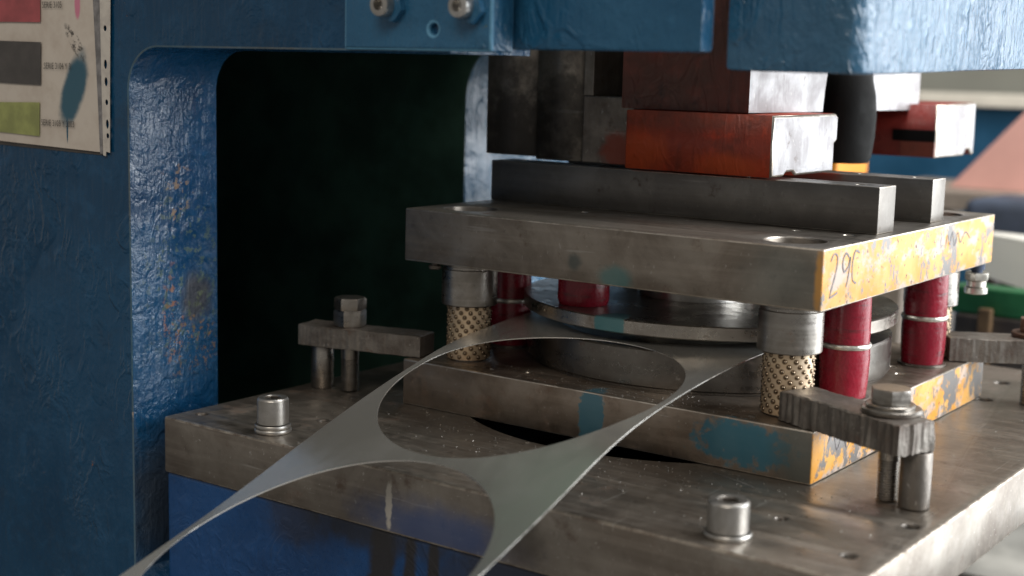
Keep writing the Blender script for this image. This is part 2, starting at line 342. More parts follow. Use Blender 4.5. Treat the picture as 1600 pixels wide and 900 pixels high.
link('wall', box(-4, 4, 4.2, 4.3, -.9, 3.2, 0), 'wall', kind='structure')
t = thing('workshop_cabinet', (-.5, 2.3, -.9), 'dark blue cabinet with cream top board, out of focus behind the press', 'cabinet')
link('cabinet_body', box(-1.2, .02, 2.2, 2.6, -.9, .268, .004), 'cabblue', t)
link('top_board', box(-1.22, .04, 2.17, 2.62, .269, .297, .004), 'cream', t)
t = thing('far_window', (-.45, 4.15, .3), 'pale window frame on the far wall above the blue cabinet', 'window')
link('frame_post', box(-1.02, -.93, 4.15, 4.197, .2, 1.2, .003), 'white', t)
link('frame_post', box(-.30, -.21, 4.15, 4.197, .2, 1.2, .003), 'white', t)
link('sill', box(-1.1, .1, 4.12, 4.149, .20, .25, .003), 'cream', t)
link('pane', box(-.925, -.305, 4.18, 4.194, .26, 1.2, 0), 'white', t)
bm = slab([[(-.482, .1212), (-.30, .325), (.0, .325), (.0, .1212)]], 1.70, 1.708, .001, 'XZ', False)
link('salmon_sheet', bm, 'pink', label='salmon pink painted sheet leaning with a slanting edge in the background', cat='sheet')
t = thing('work_table', (-.2, 1.75, -.9), 'brown board table carrying the pink sheet, out of focus', 'table')
link('table_top', box(-.62, .06, 1.60, 1.95, .086, .1205, .003), 'brown', t)
for x in (-.56, .02):
    for y in (1.64, 1.9): link('leg', box(x - .03, x + .03, y - .03, y + .03, -.9, .0855, .002), 'brown', t)
t = thing('padded_stool', (-.2, 1.45, -.9), 'dark navy padded stool seat at the right edge below the pink sheet', 'stool')
link('seat', rough_bm(box(-.338, .02, 1.36, 1.56, .055, .128, .018, 4), .003, 12), 'navy', t, smooth=60)
for x in (-.30, -.02):
    for y in (1.40, 1.52): link('leg', box(x - .015, x + .015, y - .015, y + .015, -.9, .0545, .002), 'darkbrown', t)
bm = bmesh.new(); Vg = []
for i in range(25):
    row = []
    for j in range(7):
        u = i / 24; x = -.29 + .36 * u; z = .055 + .030 * math.cos((u - .1) * 2.4) - .012 * j / 6
        row.append((bm.verts.new((x, 1.12 + .16 * j / 6, z + .012)), bm.verts.new((x, 1.12 + .16 * j / 6, z - .030 - .03 * math.sin(PI * min(1, u * 1.3))))))
    Vg.append(row)
for i in range(24):
    for j in range(6):
        bm.faces.new([Vg[i][j][0], Vg[i + 1][j][0], Vg[i + 1][j + 1][0], Vg[i][j + 1][0]]); bm.faces.new([Vg[i][j][1], Vg[i][j + 1][1], Vg[i + 1][j + 1][1], Vg[i + 1][j][1]])
    bm.faces.new([Vg[i][0][0], Vg[i][0][1], Vg[i + 1][0][1], Vg[i + 1][0][0]]); bm.faces.new([Vg[i][6][0], Vg[i + 1][6][0], Vg[i + 1][6][1], Vg[i][6][1]])
for i in (0, 24):
    for j in range(6): bm.faces.new([Vg[i][j][0], Vg[i][j + 1][0], Vg[i][j + 1][1], Vg[i][j][1]])
bmesh.ops.recalc_face_normals(bm, faces=bm.faces[:])
link('plastic_sheet', bm, 'white', smooth=50, label='pale white curved plastic bundle behind the yellow die plate corner', cat='bundle')
t = thing('conveyor_rail', (-.1, 1.0, -.9), 'dark green painted rail on a dark beam behind the die set', 'rail')
link('rail', box(-.215, .20, .95, 1.0, .0, .038, .003), 'greenp', t)
link('beam', box(-.205, .20, .945, 1.02, -.075, -.001, .003), 'darkbrown', t)
for x in (.0, .14): link('leg', box(x, x + .05, .96, 1.01, -.9, -.0755, .002), 'darkbrown', t)
bm = slab([[(-.168, .005), (-.150, .050), (-.136, .012), (-.145, -.0008)]], .80, .815, .001, 'XZ', False)
link('wood_wedge', box(-.168, -.150, .93, .9445, -.074, .012, .002), 'wood', label='brown wooden wedge standing against the green rail', cat='wedge')
bm.free()
bm = box(-.46, -.408, .98, 1.1, .176, .214, .005)
link('orange_block', bm, 'orange', label='small orange plastic block seen under the red ram jaw', cat='block')
link('orange_block_stand', box(-.45, -.415, 1.0, 1.06, -.9, .1755, .002), 'darkbrown', label='dark post standing behind the bars under the orange block', cat='post')
t = thing('scrap_box', (-.15, 1.2, -.9), 'pale scrap box on the floor beyond the bright bolster edge', 'box')
link('box_body', box(-.6, .3, .98, 1.6, -.899, -.40, .004), 'boxgrey', t)
link('box_rim', box(-.6, .3, .955, .979, -.52, -.385, .004), 'darkbrown', t)

# ------------------------------------------------------------------ press frame
fr = thing('stamping_press', (-.8, 0, -.9), 'blue painted C-frame of the press with rounded throat opening', 'press')
def arc(cx, cz, r, a0, a1, n=10): return [(cx + r * math.cos(math.radians(a0 + (a1 - a0) * i / n)), cz + r * math.sin(math.radians(a0 + (a1 - a0) * i / n))) for i in range(n + 1)]
xt = -.585
def cplate(name, y0, y1, ztop, r, xr, mats, bev):
    L = [(-1.5, -.899), (xt + .026, -.899), (xt + .026, -.160), (xt + .004, -.156), (xt, -.152)] + arc(xt + r, ztop - r, r, 180, 90) + [(xr, ztop), (xr, .62), (-1.5, .62)]
    bm = slab([L], y0, y1, bev, 'XZ', False)
    for f in bm.faces:
        c = f.calc_center_median(); n = f.normal
        inner = abs(n.y) < .5 and c.x < xr - .01 and c.z < ztop + .02 and c.z > -.159 and c.x > -1.4
        f.material_index = 1 if inner else (2 if abs(n.y) < .93 and abs(n.y) > .4 else 0)
    return link(name, bm, mats, fr, smooth=40)
M['blue_edge'] = paint('chipped blue edge', (.10, .12, .13), (.05, .12, .18), .4, .3, 90, .9, edge=(.4, .34, .28))
cplate('side_plate', -.196, -.091, .334, .038, -.22, ['blue', 'blue_in', 'blue_edge'], .0022)
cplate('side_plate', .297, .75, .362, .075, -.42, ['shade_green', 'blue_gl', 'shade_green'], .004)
link('rear_light_stop', box(-1.5, -1.3, -.0905, .2965, -.89, .62, 0), 'shade_green', fr)  # unseen panel added to stop light leaking in between the plates
link('top_light_stop', box(-1.29, -.52, -.0905, .2965, .42, .62, 0), 'shade_green', fr)  # unseen lid added so the inside of the throat stays dark
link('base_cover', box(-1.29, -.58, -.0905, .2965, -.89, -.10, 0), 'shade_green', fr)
# guide plates over the ram
bm = slab([rect(-.321, -.1773, .3352, .62, .0015), circ(-.2318, .3512, .0041, 20)], -.199, -.1962, .0009, 'XZ')
M['blue_edge2'] = paint('blue edge highlight', (.08, .24, .40), (.10, .28, .45), .4, .3, 60, .2)  # lighter blue paints an edge highlight into the bevel
cov = link('cover_plate', slab([rect(-.321, -.1773, .3352, .62, .0015), circ(-.2318, .3512, .0043, 20)], -.2015, -.1745, .0022, 'XZ'), ['blue_lt', 'blue_edge2'], fr, smooth=40); bm.free()
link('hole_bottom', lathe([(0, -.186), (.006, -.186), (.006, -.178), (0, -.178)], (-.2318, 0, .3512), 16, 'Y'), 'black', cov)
for x, z in ((-.2735, .3688), (-.1985, .3675)):
    w = link('hex_nut', hexa(.0125, -.2075, -.2016, (x + .0035, 0, z - .001), .3, .001, 'Y'), 'blue_lt', cov, smooth=30)
    link('screw_tip', lathe([(.009, -.2076), (.0092, -.213), (.0085, -.2155), (.0045, -.2162), (.0042, -.2135), (.0040, -.209), (0, -.2085)], (x, 0, z), 32, 'Y'), 'bright', w, smooth=40)
link('guide_block', box(-.205, -.0294, -.160, -.1415, .338, .62, .0035, 2), 'blue_lt', fr, smooth=40)
# right guide housing with a sloping cast underside and rounded corner
bm = bmesh.new(); base = [(-.03, -.12)] + [(.0703 - .016 + .016 * math.cos(a), -.12 + .016 + .016 * math.sin(a)) for a in [math.radians(k) for k in range(-90, 1, 15)]] + [(.0703, -.02), (.0703, .1), (.0703, .25), (.0703, .42), (-.03, .42)]
zb = [.3262] + [.3255] * 7 + [.3275, .331, .3345, .339, .339]
lo = [bm.verts.new((x, y, z)) for (x, y), z in zip(base, zb)]; hi = [bm.verts.new((x, y, .62)) for x, y in base]
n = len(base)
for i in range(n): bm.faces.new((lo[i], lo[(i + 1) % n], hi[(i + 1) % n], hi[i]))
bm.faces.new(lo[::-1]); bm.faces.new(hi); bmesh.ops.recalc_face_normals(bm, faces=bm.faces[:])
bmesh.ops.bevel(bm, geom=[e for e in bm.edges if all(v in lo for v in e.verts)], offset=.003, segments=2, affect='EDGES', profile=.5)
link('guide_housing', bm, 'blue_gl', fr, smooth=45)
link('press_bed', box(-.5555, -.08, -.182, .55, -.899, -.0532, .003), 'royal', fr)

# ------------------------------------------------------------------ ram
ram = thing('press_ram', (-.25, .35, .2335), 'red and bare steel press ram hanging above the die bars', 'press ram')
def poly_block(loop, z0, z1, bev=.0015): return slab([loop], z0, z1, bev)
link('slide_block', rough_bm(poly_block([(-.4557, .175), (-.4431, .15), (-.3803, .15), (-.3803, .26), (-.4557, .26)], .2368, .60), .0006, 60), ['gib', 'gib'], ram)
link('slide_block', poly_block([(-.3785, .147), (-.3210, .147), (-.3210, .26), (-.3785, .26)], .2346, .60), ['gib', 'edge'], ram)
link('slide_block', box(-.3202, -.2625, .142, .26, .2350, .3000, .0012), 'steel_red', ram)
link('slide_post', box(-.3202, -.309, .142, .26, .3003, .60, .0008), 'gib', ram)
link('slot_back', box(-.3085, -.2755, .205, .26, .3003, .60, .0), 'black', ram)
def loft(loops, zs):
    bm = bmesh.new(); R = [[bm.verts.new((x, y, z)) for x, y in L] for L, z in zip(loops, zs)]; n = len(R[0])
    for A, B in zip(R, R[1:]):
        for i in range(n): bm.faces.new((A[i], A[(i + 1) % n], B[(i + 1) % n], B[i]))
    bm.faces.new(R[0]); bm.faces.new(R[-1]); bmesh.ops.recalc_face_normals(bm, faces=bm.faces[:]); bm.normal_update(); return bm
def grooved(xr, y0, y1, r):
    return [(-.2750, y0), (xr, y0)] + [(xr - r * math.sin(a), .3695 - r * math.cos(a)) for a in [PI * k / 20 for k in range(21)]] + [(xr, y1), (-.2750, y1)]
zz = [.2898 + .012 * k for k in range(7)] + [.60]
bm = loft([grooved(-.1406, .14, .57, r) for r in (.0665, .0650, .0630, .0600, .0560, .050, .044, .03)], zz)
for f in bm.faces:
    c = f.calc_center_median()
    f.material_index = 1 if f.normal.x > .9 and c.x > -.142 else (2 if .30 < c.y < .437 and abs(f.normal.z) < .6 and c.x > -.22 else 0)
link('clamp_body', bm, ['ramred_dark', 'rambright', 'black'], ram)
# front jaw: stepped end seen from the right
def jaw(name, loop, x0, x1, mat='ramred'):
    bm = slab([loop], x0, x1, .0022, 'YZ')
    for f in bm.faces:
        c = f.calc_center_median(); f.material_index = 1 if c.x > x1 - .0002 else (2 if c.x > x1 - .0018 else 0)
    return link(name, bm, [mat, 'rambright', 'edge'], ram)
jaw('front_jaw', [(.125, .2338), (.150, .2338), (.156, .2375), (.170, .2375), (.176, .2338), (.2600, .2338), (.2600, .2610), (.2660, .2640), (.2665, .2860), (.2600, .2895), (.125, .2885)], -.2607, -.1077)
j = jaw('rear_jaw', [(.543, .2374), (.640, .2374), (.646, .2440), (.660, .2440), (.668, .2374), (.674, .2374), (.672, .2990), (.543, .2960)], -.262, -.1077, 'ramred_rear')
link('jaw_slot', box(-.158, -.1082, .5395, .5428, .255, .268, .0005), 'black', j)
link('jaw_slot', box(-.148, -.1082, .5395, .5428, .2385, .2546, .0005), 'ramred_dark', j)
link('shank_socket', lathe([(0, .2352), (.0270, .2352), (.0310, .241), (.0335, .262), (.0340, .285), (.0325, .305), (.028, .325), (.019, .34), (0, .345)], (-.158, .397, 0), 40), 'black', ram, smooth=40)
link('web_plate', loft([grooved(-.225, .2675, .5425, .035), grooved(-.225, .2675, .5425, .035)], [.2360, .2893]), 'black', ram)
# ------------------------------------------------------------------ bolster plate
hb = [circ(.0998, -.0462, .0062, 20), circ(.0905, -.1376, .0055, 20), circ(-.0053, .5108, .008, 20), circ(.0065, .4149, .008, 20), circ(-.5361, -.1564, .0048, 18), circ(-.4363, -.0999, .0045, 18), circ(.018, -.092, .0045, 18), circ(-.40, -.135, .003, 14)]
bm = slab([rect(-.5562, .1176, -.1851, .60, .0025), circ(-.222, .18, .215, 96)] + hb, -.0527, 0, .0021)
M['bolster_edge'] = steel('worn bolster edge', (.52, .47, .40), (.22, .18, .15), (.3, .5), .92, 60, None, .3, bump=.4)
for f in bm.faces:
    c = f.calc_center_median()
    if abs(f.normal.z) < .97 and any(math.hypot(c.x - sum(q[0] for q in L) / len(L), c.y - sum(q[1] for q in L) / len(L)) < .012 for L in hb): f.material_index = 2  # hole walls coloured dark to hold the shade
bol = link('bolster_plate', bm, ['bolster', 'bolster_edge', 'steel_dark'], smooth=35, label='thick brown oily steel bolster plate under the die set', cat='steel plate')
link('hole_shade_disc', lathe([(0, -.0515), (.219, -.0515), (.219, -.0505), (0, -.0505)], (-.222, .18, 0), 64), 'black', bol)
for L in hb:
    cx = sum(q[0] for q in L) / len(L); cy = sum(q[1] for q in L) / len(L); rr = L[0][0] - cx
    link('hole_shade_disc', lathe([(0, -.0042), (rr + .003, -.0042), (rr + .003, -.0034), (0, -.0034)], (cx, cy, 0), 20), 'black', bol)  # black disc near the rim stands in for shade down the hole

# ------------------------------------------------------------------ lower die shoe
T1 = .0445
low = thing('lower_die_shoe', (-.213, .2125, 0), 'lower steel die plate with yellow painted end and teal paint marks', 'die plate')
link('shoe_plate', slab([rect(-.4259, 0, 0, .4249, .0015), circ(-.300, .03, .0028, 14), circ(-.05, .30, .0045, 16), circ(-.032, .27, .004, 16)], .0003, T1, .0014), ['shoe_low', 'edge'], low, smooth=35)
dx, dy = -.211, .213
dr = link('die_ring', lathe([(0, T1 + .0002), (.1760, T1 + .0002), (.1760, T1 + .0022), (.1785, T1 + .004), (.1785, .0805), (.1770, .082), (.150, .082), (.132, .0818), (.130, .080), (.130, .060), (0, .060)], (dx, dy, 0), 128), 'die', low, smooth=25)
POSTS = [(-.045, .045), (-.381, .045), (-.045, .380), (-.381, .380)]
for x, y in POSTS:
    p = link('guide_post', lathe([(0, T1 + .0002), (.0170, T1 + .0002), (.0170, .17), (.0160, .172), (0, .172)], (x, y, 0), 40), 'bright', low, smooth=40)
    cg = link('ball_cage', lathe([(.0172, .0462), (.0208, .0462), (.0210, .0468), (.0210, .1195), (.0172, .1195)], (x, y, 0), 64), 'bronze', low, smooth=40)
    bm = bmesh.new(); rows = 16; per = 14
    sph = bmesh.new(); bmesh.ops.create_icosphere(sph, subdivisions=2, radius=.0019)
    me0 = bpy.data.meshes.new('b'); sph.to_mesh(me0); sph.free()
    for k in range(rows):
        z = .0490 + k * .0043
        for i in range(per):
            a = 2 * PI * (i + .5 * (k % 2)) / per + .05 * k
            n0 = len(bm.verts); bm.from_mesh(me0); bm.verts.ensure_lookup_table()
            for v in bm.verts[n0:]: v.co += Vector((x + 0.0204 * math.cos(a), y + .0204 * math.sin(a), z))
    link('balls', bm, 'ball', cg, smooth=180, kind='stuff')
    bm = bmesh.new()
    for k in range(rows):
        z = .0490 + k * .0043
        for i in range(per):
            a = 2 * PI * (i + .5 * (k % 2)) / per + .05 * k
            e = Vector((math.cos(a), math.sin(a), 0)); tt = Vector((-e.y, e.x, 0)); cc = Vector((x, y, z)) + e * .02112
            vs = [bm.verts.new(cc + tt * 0.0024 * math.cos(w) + Vector((0, 0, 0.0024 * math.sin(w))) - e * (0.0024 * math.cos(w)) ** 2 / .042) for w in [2 * PI * q / 12 for q in range(12)]]
            bm.faces.new(vs)
    link('pocket_shades', bm, 'bronze_dark', cg, kind='stuff')  # flat dark discs paint the recess shade round each ball

# ------------------------------------------------------------------ upper die shoe
ZB, ZT = .1406, .1906
up = thing('upper_die_shoe', (-.213, .2125, ZB), 'upper steel die plate with two bars on top and yellow painted end', 'die plate')
holes = [circ(x, y, .0255, 48) for x, y in POSTS] + [circ(-.29, .105, .0045, 18), circ(-.245, .112, .003, 16), circ(-.185, .118, .003, 16), circ(-.075, .115, .005, 20), circ(-.028, .117, .006, 20)]
link('shoe_plate', slab([rect(-.4259, 0, 0, .4249, .0015)] + holes, ZB, ZT, .0014), ['shoe_up', 'edge'], up, smooth=35)
for x, y in POSTS:
    b = link('guide_bushing', lathe([(.0225, .0985), (.0262, .0985), (.0270, .0995), (.0270, .133), (.0262, .1338), (.0262, .1362), (.0275, .1368), (.0275, .1404), (.0225, .1404), (.0225, .0985)], (x, y, 0), 64), 'steel', up, smooth=30)
    link('bushing_sleeve', lathe([(.0210, .1000), (.0254, .1407), (.0254, .1790), (.0225, .1800), (.0215, .178), (.0210, .15)], (x, y, 0), 64), 'steel', b, smooth=30)
def bar_holes(y, xs): return [circ(x, y, .0045, 20) for x in xs]
link('riser_bar', slab([rect(-.4240, -.0102, .1335, .1718, .001)] + bar_holes(.1526, (-.40, -.30, -.14, -.035)), ZT + .0003, .2317, .0008), ['bar', 'edge'], up, smooth=35)
link('riser_bar', slab([rect(-.4240, -.0135, .2742, .3090, .001)] + bar_holes(.2916, (-.40, -.14, -.09, -.035)), ZT + .0003, .2317, .0008), ['bar', 'edge'], up, smooth=35)
pn = link('punch_ring', lathe([(0, .094), (.1815, .094), (.183, .0952), (.183, .1060), (.1818, .107), (.07, .107), (0, .107)], (dx, dy, 0), 128), 'punch', up, smooth=30)
link('punch_holder', lathe([(.058, .1072), (.058, .118), (.052, .120), (.052, .1404)], (-.224, .210, 0), 64), 'bright', up, smooth=30)
ft = link('air_fitting', lathe([(0, .1405), (.0075, .1405), (.0075, .134), (.0055, .1335), (.0055, .131)], (-.010, .412, 0), 24), 'navy', up, smooth=30)
link('fitting_nut', hexa(.0125, .1235, .1308, (-.010, .412, 0), .2, .001), 'ring', ft, smooth=30)
link('fitting_collar', lathe([(.0085, .1234), (.0098, .122), (.0098, .1165), (.0085, .116), (.0115, .1155), (.0115, .110), (.010, .109), (0, .109)], (-.010, .412, 0), 28), 'ring', ft, smooth=30)
link('set_screw', lathe([(0, .1402), (.0035, .1402), (.0035, .1385), (.0060, .1380), (.0060, .1350), (.004, .1340), (0, .1340)], (-.3945, .008, 0), 20), 'steel_dark', up, smooth=30)
# pencilled number on the yellow end, a little proud of the paint
def strokes(name, lines, wdt, mat, parent, to3):
    bm = bmesh.new()
    for L in lines:
        P = [Vector(to3(*q)) for q in L]
        rows = []
        for i, q in enumerate(P):
            d = (P[min(i + 1, len(P) - 1)] - P[max(i - 1, 0)]).normalized(); nrm = Vector((1, 0, 0)).cross(d) * wdt * (.6 + .6 * random.random())
            rows.append((bm.verts.new(q + nrm), bm.verts.new(q - nrm)))
        for a, b in zip(rows, rows[1:]): bm.faces.new((a[0], a[1], b[1], b[0]))
    return link(name, bm, mat, parent)
M['pencil'] = plain('grey pencil', (.20, .18, .19), .6, 0, .4, 200, .0)
def bez(pts, n=8):
    out = []
    for i in range(len(pts) - 1):
        p0, p1, p2, p3 = pts[max(i - 1, 0)], pts[i], pts[i + 1], pts[min(i + 2, len(pts) - 1)]
        for k in range(n):
            t = k / n
            out.append(tuple(.5 * (2 * b + (c - a) * t + (2 * a - 5 * b + 4 * c - d) * t * t + (3 * b - a - 3 * c + d) * t ** 3) for a, b, c, d in zip(p0, p1, p2, p3)))
    return out + [pts[-1]]
num = [bez([(.014, .180), (.020, .1855), (.027, .182), (.025, .170), (.016, .153), (.018, .151), (.030, .1535)]),
       bez([(.052, .179), (.044, .184), (.038, .177), (.042, .169), (.050, .173), (.053, .180), (.051, .165), (.047, .156)]),
       bez([(.072, .182), (.063, .184), (.058, .174), (.060, .161), (.068, .157)])]
strokes('handwritten_number', num, .0009, 'pencil', up, lambda a, b: (.00045, a, b))
sig = [bez([(.28, .168), (.285, .180), (.292, .170), (.298, .182), (.306, .168), (.314, .180), (.322, .170), (.335, .179), (.35, .172)])]
strokes('handwritten_number', sig, .0006, 'pencil', up, lambda a, b: (.00045, a, b))
strokes('handwritten_mark', [bez([(.03, .030), (.04, .036), (.05, .020), (.06, .033), (.07, .018), (.08, .03)])], .0006, 'pencil', low, lambda a, b: (.00045, a, b))

# ------------------------------------------------------------------ red spring tubes
def spring(x, y, z0, z1, label, r=.0215, ring=True):
    t = thing('spring_tube', (x, y, z0), label, 'spring', 'red spring tubes between the die plates')
    zm = z0 + (z1 - z0) * .50
    if ring:
        link('lower_sleeve', lathe([(0, z0 + .0025), (r * .93, z0 + .0025), (r * .98, z0 + (zm - z0) * .3), (r * 1.02, z0 + (zm - z0) * .75), (r * 1.0, zm - .0022), (0, zm - .0022)], (x, y, 0), 48), 'red', t, smooth=60)
        link('upper_sleeve', lathe([(0, zm + .0022), (r * .96, zm + .0022), (r * .98, zm + .01), (r * .94, z1 - .004), (0, z1 - .004)], (x, y, 0), 48), 'red', t, smooth=60)
        link('middle_ring', lathe([(0, zm - .0021), (r * 1.03, zm - .0021), (r * 1.06, zm - .001), (r * 1.06, zm + .001), (r * 1.03, zm + .0021), (0, zm + .0021)], (x, y, 0), 48), 'ring', t, smooth=40)
        link('end_washer', lathe([(0, z1 - .0039), (r, z1 - .0039), (r, z1 - .0003), (0, z1 - .0003)], (x, y, 0), 48), 'ring', t, smooth=40)
        link('base_washer', lathe([(0, z0 + .0003), (r * 1.08, z0 + .0003), (r * 1.08, z0 + .0024), (0, z0 + .0024)], (x, y, 0), 48), 'steel_dark', t, smooth=40)
    else:
        link('sleeve', lathe([(0, z0 + .0003), (r * .97, z0 + .0003), (r * 1.04, z0 + .005), (r * 1.02, z1 - .004), (r * .98, z1 - .0003), (0, z1 - .0003)], (x, y, 0), 48), 'red', t, smooth=60)
spring(-.033, .1345, T1, ZB, 'red spring tube with pale middle ring nearest the front yellow corner')
spring(-.033, .332, T1, ZB, 'red spring tube with ring near the rear end of the yellow plates')
spring(-.393, .130, T1, ZB, 'dark red spring tube just behind the left bronze ball cage')
spring(-.272, .079, .107, ZB, 'short red spring sleeve standing on the round punch plate', .0235, False)

# ------------------------------------------------------------------ strap clamps
def clamp(loc, ang, L, Wd, H, z, stud, heel, label, style, seed, sr=.009, hr=.0115):
    t = thing('strap_clamp', (loc[0], loc[1], 0), label, 'clamp', 'strap clamps holding the die set')
    ca, sa = math.cos(ang), math.sin(ang)
    bm = subdiv_box(L, Wd, H, 110, 32, 8)
    for v in bm.verts:
        x, y, zz = v.co; side = abs(abs(y) - Wd / 2) < 1e-5 or abs(abs(x) - L / 2) < 1e-5
        if side:
            k = noise.noise(Vector((x * 260 + seed, y * 260, zz * 14 + seed))) * .0013 * (.3 + abs(noise.noise(Vector((x * 40, y * 40, seed)))) * 1.8) + noise.noise(Vector((x * 420, y * 420 + seed, zz * 60))) * .0006
            k *= style
            if abs(abs(y) - Wd / 2) < 1e-5: v.co.y += math.copysign(k - .0006, y)
            if abs(abs(x) - L / 2) < 1e-5: v.co.x += math.copysign(k - .0006, x)
        top = abs(zz - H) < 1e-5 or zz < 1e-5
        if top:
            v.co.z += noise.noise(Vector((x * 60 + seed, y * 60, zz * 20))) * .0007
            if side: v.co.z += (-.0008 if zz > H / 2 else .0008) + noise.noise(Vector((x * 300, y * 300, seed))) * .0012 * style
    for v in bm.verts:
        x, y, zz = v.co; v.co = (loc[0] + x * ca - y * sa, loc[1] + x * sa + y * ca, z + .0004 + zz)
    link('strap_bar', bm, 'strap', t, smooth=38)
    zt = z + H + .0008
    st = link('stud', thread(sr, .0003, z * .78, (stud[0], stud[1], 0)), 'steel', t, smooth=50)
    link('shank', lathe([(sr * .98, z * .75), (sr, z * .78), (sr, z), (sr * .9, z + .0003)], (stud[0], stud[1], 0), 32), 'steel', t, smooth=40)
    link('heel_post', lathe([(0, .0002), (hr * .94, .0002), (hr, .0012), (hr, z - .001), (hr * .94, z + .0002), (0, z + .0002)], (heel[0], heel[1], 0), 40), 'steel_dark' if style > .8 else 'steel', t, smooth=35)
    return t, zt
tc, zt = clamp((-.483, .010), math.radians(13.6), .134, .031, .0215, T1, (-.5005, .0065), (-.5335, .0015), 'strap clamp with two stacked hex nuts at left, in front of the dark throat', .35, 3.1)
link('hex_nut', hexa(.0165, zt, zt + .0165, (-.5010, .0065, 0), .35, .0015), 'steel', tc, smooth=30)
hd = link('hex_head', hexa(.0162, zt + .0168, zt + .0285, (-.5008, .0065, 0), .15, .0018), 'steel', tc, smooth=30)
tc, zt = clamp((.029, .0088), math.radians(-21.6), .127, .037, .025, T1, (.0615, .004), (.0845, .0005), 'rough flame-cut strap clamp in the right foreground over the yellow corner', 1.35, 9.4, .0085, .0118)
link('washer', lathe([(.009, zt), (.0225, zt), (.0232, zt + .001), (.0232, zt + .0035), (.0222, zt + .0044), (.009, zt + .0044)], (.0615, .003, 0), 48), 'steel', tc, smooth=35)
link('lock_washer', lathe([(.009, zt + .0046), (.0188, zt + .0046), (.0190, zt + .0066), (.0182, zt + .0072), (.009, zt + .0072)], (.0600, .0035, 0), 40), 'steel', tc, smooth=35)
link('hex_head', hexa(.0165, zt + .0074, zt + .0190, (.0600, .0035, 0), .42, .002), 'steel', tc, smooth=30)
tc, zt = clamp((.0385, .4150), math.radians(30), .146, .040, .0245, T1, (.0490, .4230), (.093, .447), 'strap clamp at the right edge behind the yellow plates', .6, 15.2, .0095)
M['rustbrown'] = steel('rusty brown bolt', (.16, .10, .075), (.09, .055, .04), (.45, .65), .6, 50, None, .8, bump=.4)
link('washer', lathe([(.009, zt), (.0215, zt), (.0222, zt + .001), (.0222, zt + .004), (.0212, zt + .005), (.009, zt + .005)], (.0490, .4230, 0), 48), 'rustbrown', tc, smooth=35)
link('hex_head', hexa(.0162, zt + .0052, zt + .019, (.0490, .4230, 0), .3, .0016), 'rustbrown', tc, smooth=30)

# ------------------------------------------------------------------ socket cap screws in the bolster
def cap_screw(x, y, r, h, label, wash):
    t = thing('socket_screw', (x, y, 0), label, 'screw', 'socket cap screws on the bolster')
    z = .0003
    for k in range(wash):
        rr = r * (1.17 - .03 * k); link('washer', lathe([(r * .6, z), (rr * .97, z), (rr, z + .0008), (rr, z + .0028), (rr * .97, z + .0036), (r * .6, z + .0036)], (x, y, 0), 48), 'bright', t, smooth=35); z += .0038
    hx = r * .43
    bm = lathe([(r * .9, z), (r, z + .0008), (r, h - .0018), (r * .93, h - .0003), (r * .90, h), (r * .56, h), (r * .52, h - .0004)], (x, y, 0), 48)
    link('screw_head', bm, 'bright', t, smooth=30)
    bm = bmesh.new(); n = 48; A = []; B = []; C2 = []
    for i in range(n):
        a = 2 * PI * i / n; k = hx / math.cos(((a + PI / 6) % (PI / 3)) - PI / 6)
        A.append(bm.verts.new((x + r * .52 * math.cos(a), y + r * .52 * math.sin(a), h - .0004)))
        B.append(bm.verts.new((x + k * .98 * math.cos(a), y + k * .98 * math.sin(a), h - .0012))); C2.append(bm.verts.new((x + k * .98 * math.cos(a), y + k * .98 * math.sin(a), h - .013)))
    for i in range(n):
        j = (i + 1) % n; bm.faces.new((A[i], A[j], B[j], B[i])); bm.faces.new((B[i], B[j], C2[j], C2[i]))
    bm.faces.new(C2); bmesh.ops.recalc_face_normals(bm, faces=bm.faces[:])
    link('hex_socket', bm, 'steel_dark', t, smooth=30)
cap_screw(-.4415, -.1590, .0140, .0315, 'bright socket cap screw with two washers at left end of the bolster', 2)
cap_screw(.0060, -.1545, .0150, .0270, 'bright socket cap screw in the foreground near the bolster front edge', 1)

# ------------------------------------------------------------------ punched sheet strip hanging out of the die
LE = [(.45, .0888), (.30, .0888), (.087, .0884), (-.0328, .0757), (-.1376, .0476), (-.2155, .0219), (-.3063, -.0107), (-.398, -.0389), (-.52, -.075)]
RE = [(.45, .0888), (.30, .0888), (.066, .0878), (-.015, .0825), (-.0977, .0722), (-.1712, .057), (-.2209, .0380), (-.2747, .0185), (-.3312, 0.0), (-.52, -.060)]
def interp(T, y):
    if y >= T[0][0]: return T[0][1]
    for (a, za), (b, zb_) in zip(T, T[1:]):
        if y >= b: return za + (zb_ - za) * (a - y) / (a - b)
    return T[-1][1] + (y - T[-1][0]) * .3
def smooth_z(T, y):
    s = 0
    for k in range(-6, 7): s += interp(T, y + k * .006)
    return s / 13
SX0, SX1, SCX, PITCH, HR = -.345, -.080, -.2125, .2610, .1265
def strip_z(x, y):
    u = (x - SX0) / (SX1 - SX0); z = (1 - u) * smooth_z(LE, y) + u * smooth_z(RE, y)
    return z
bm = bmesh.new(); NT, NR = 128, 5
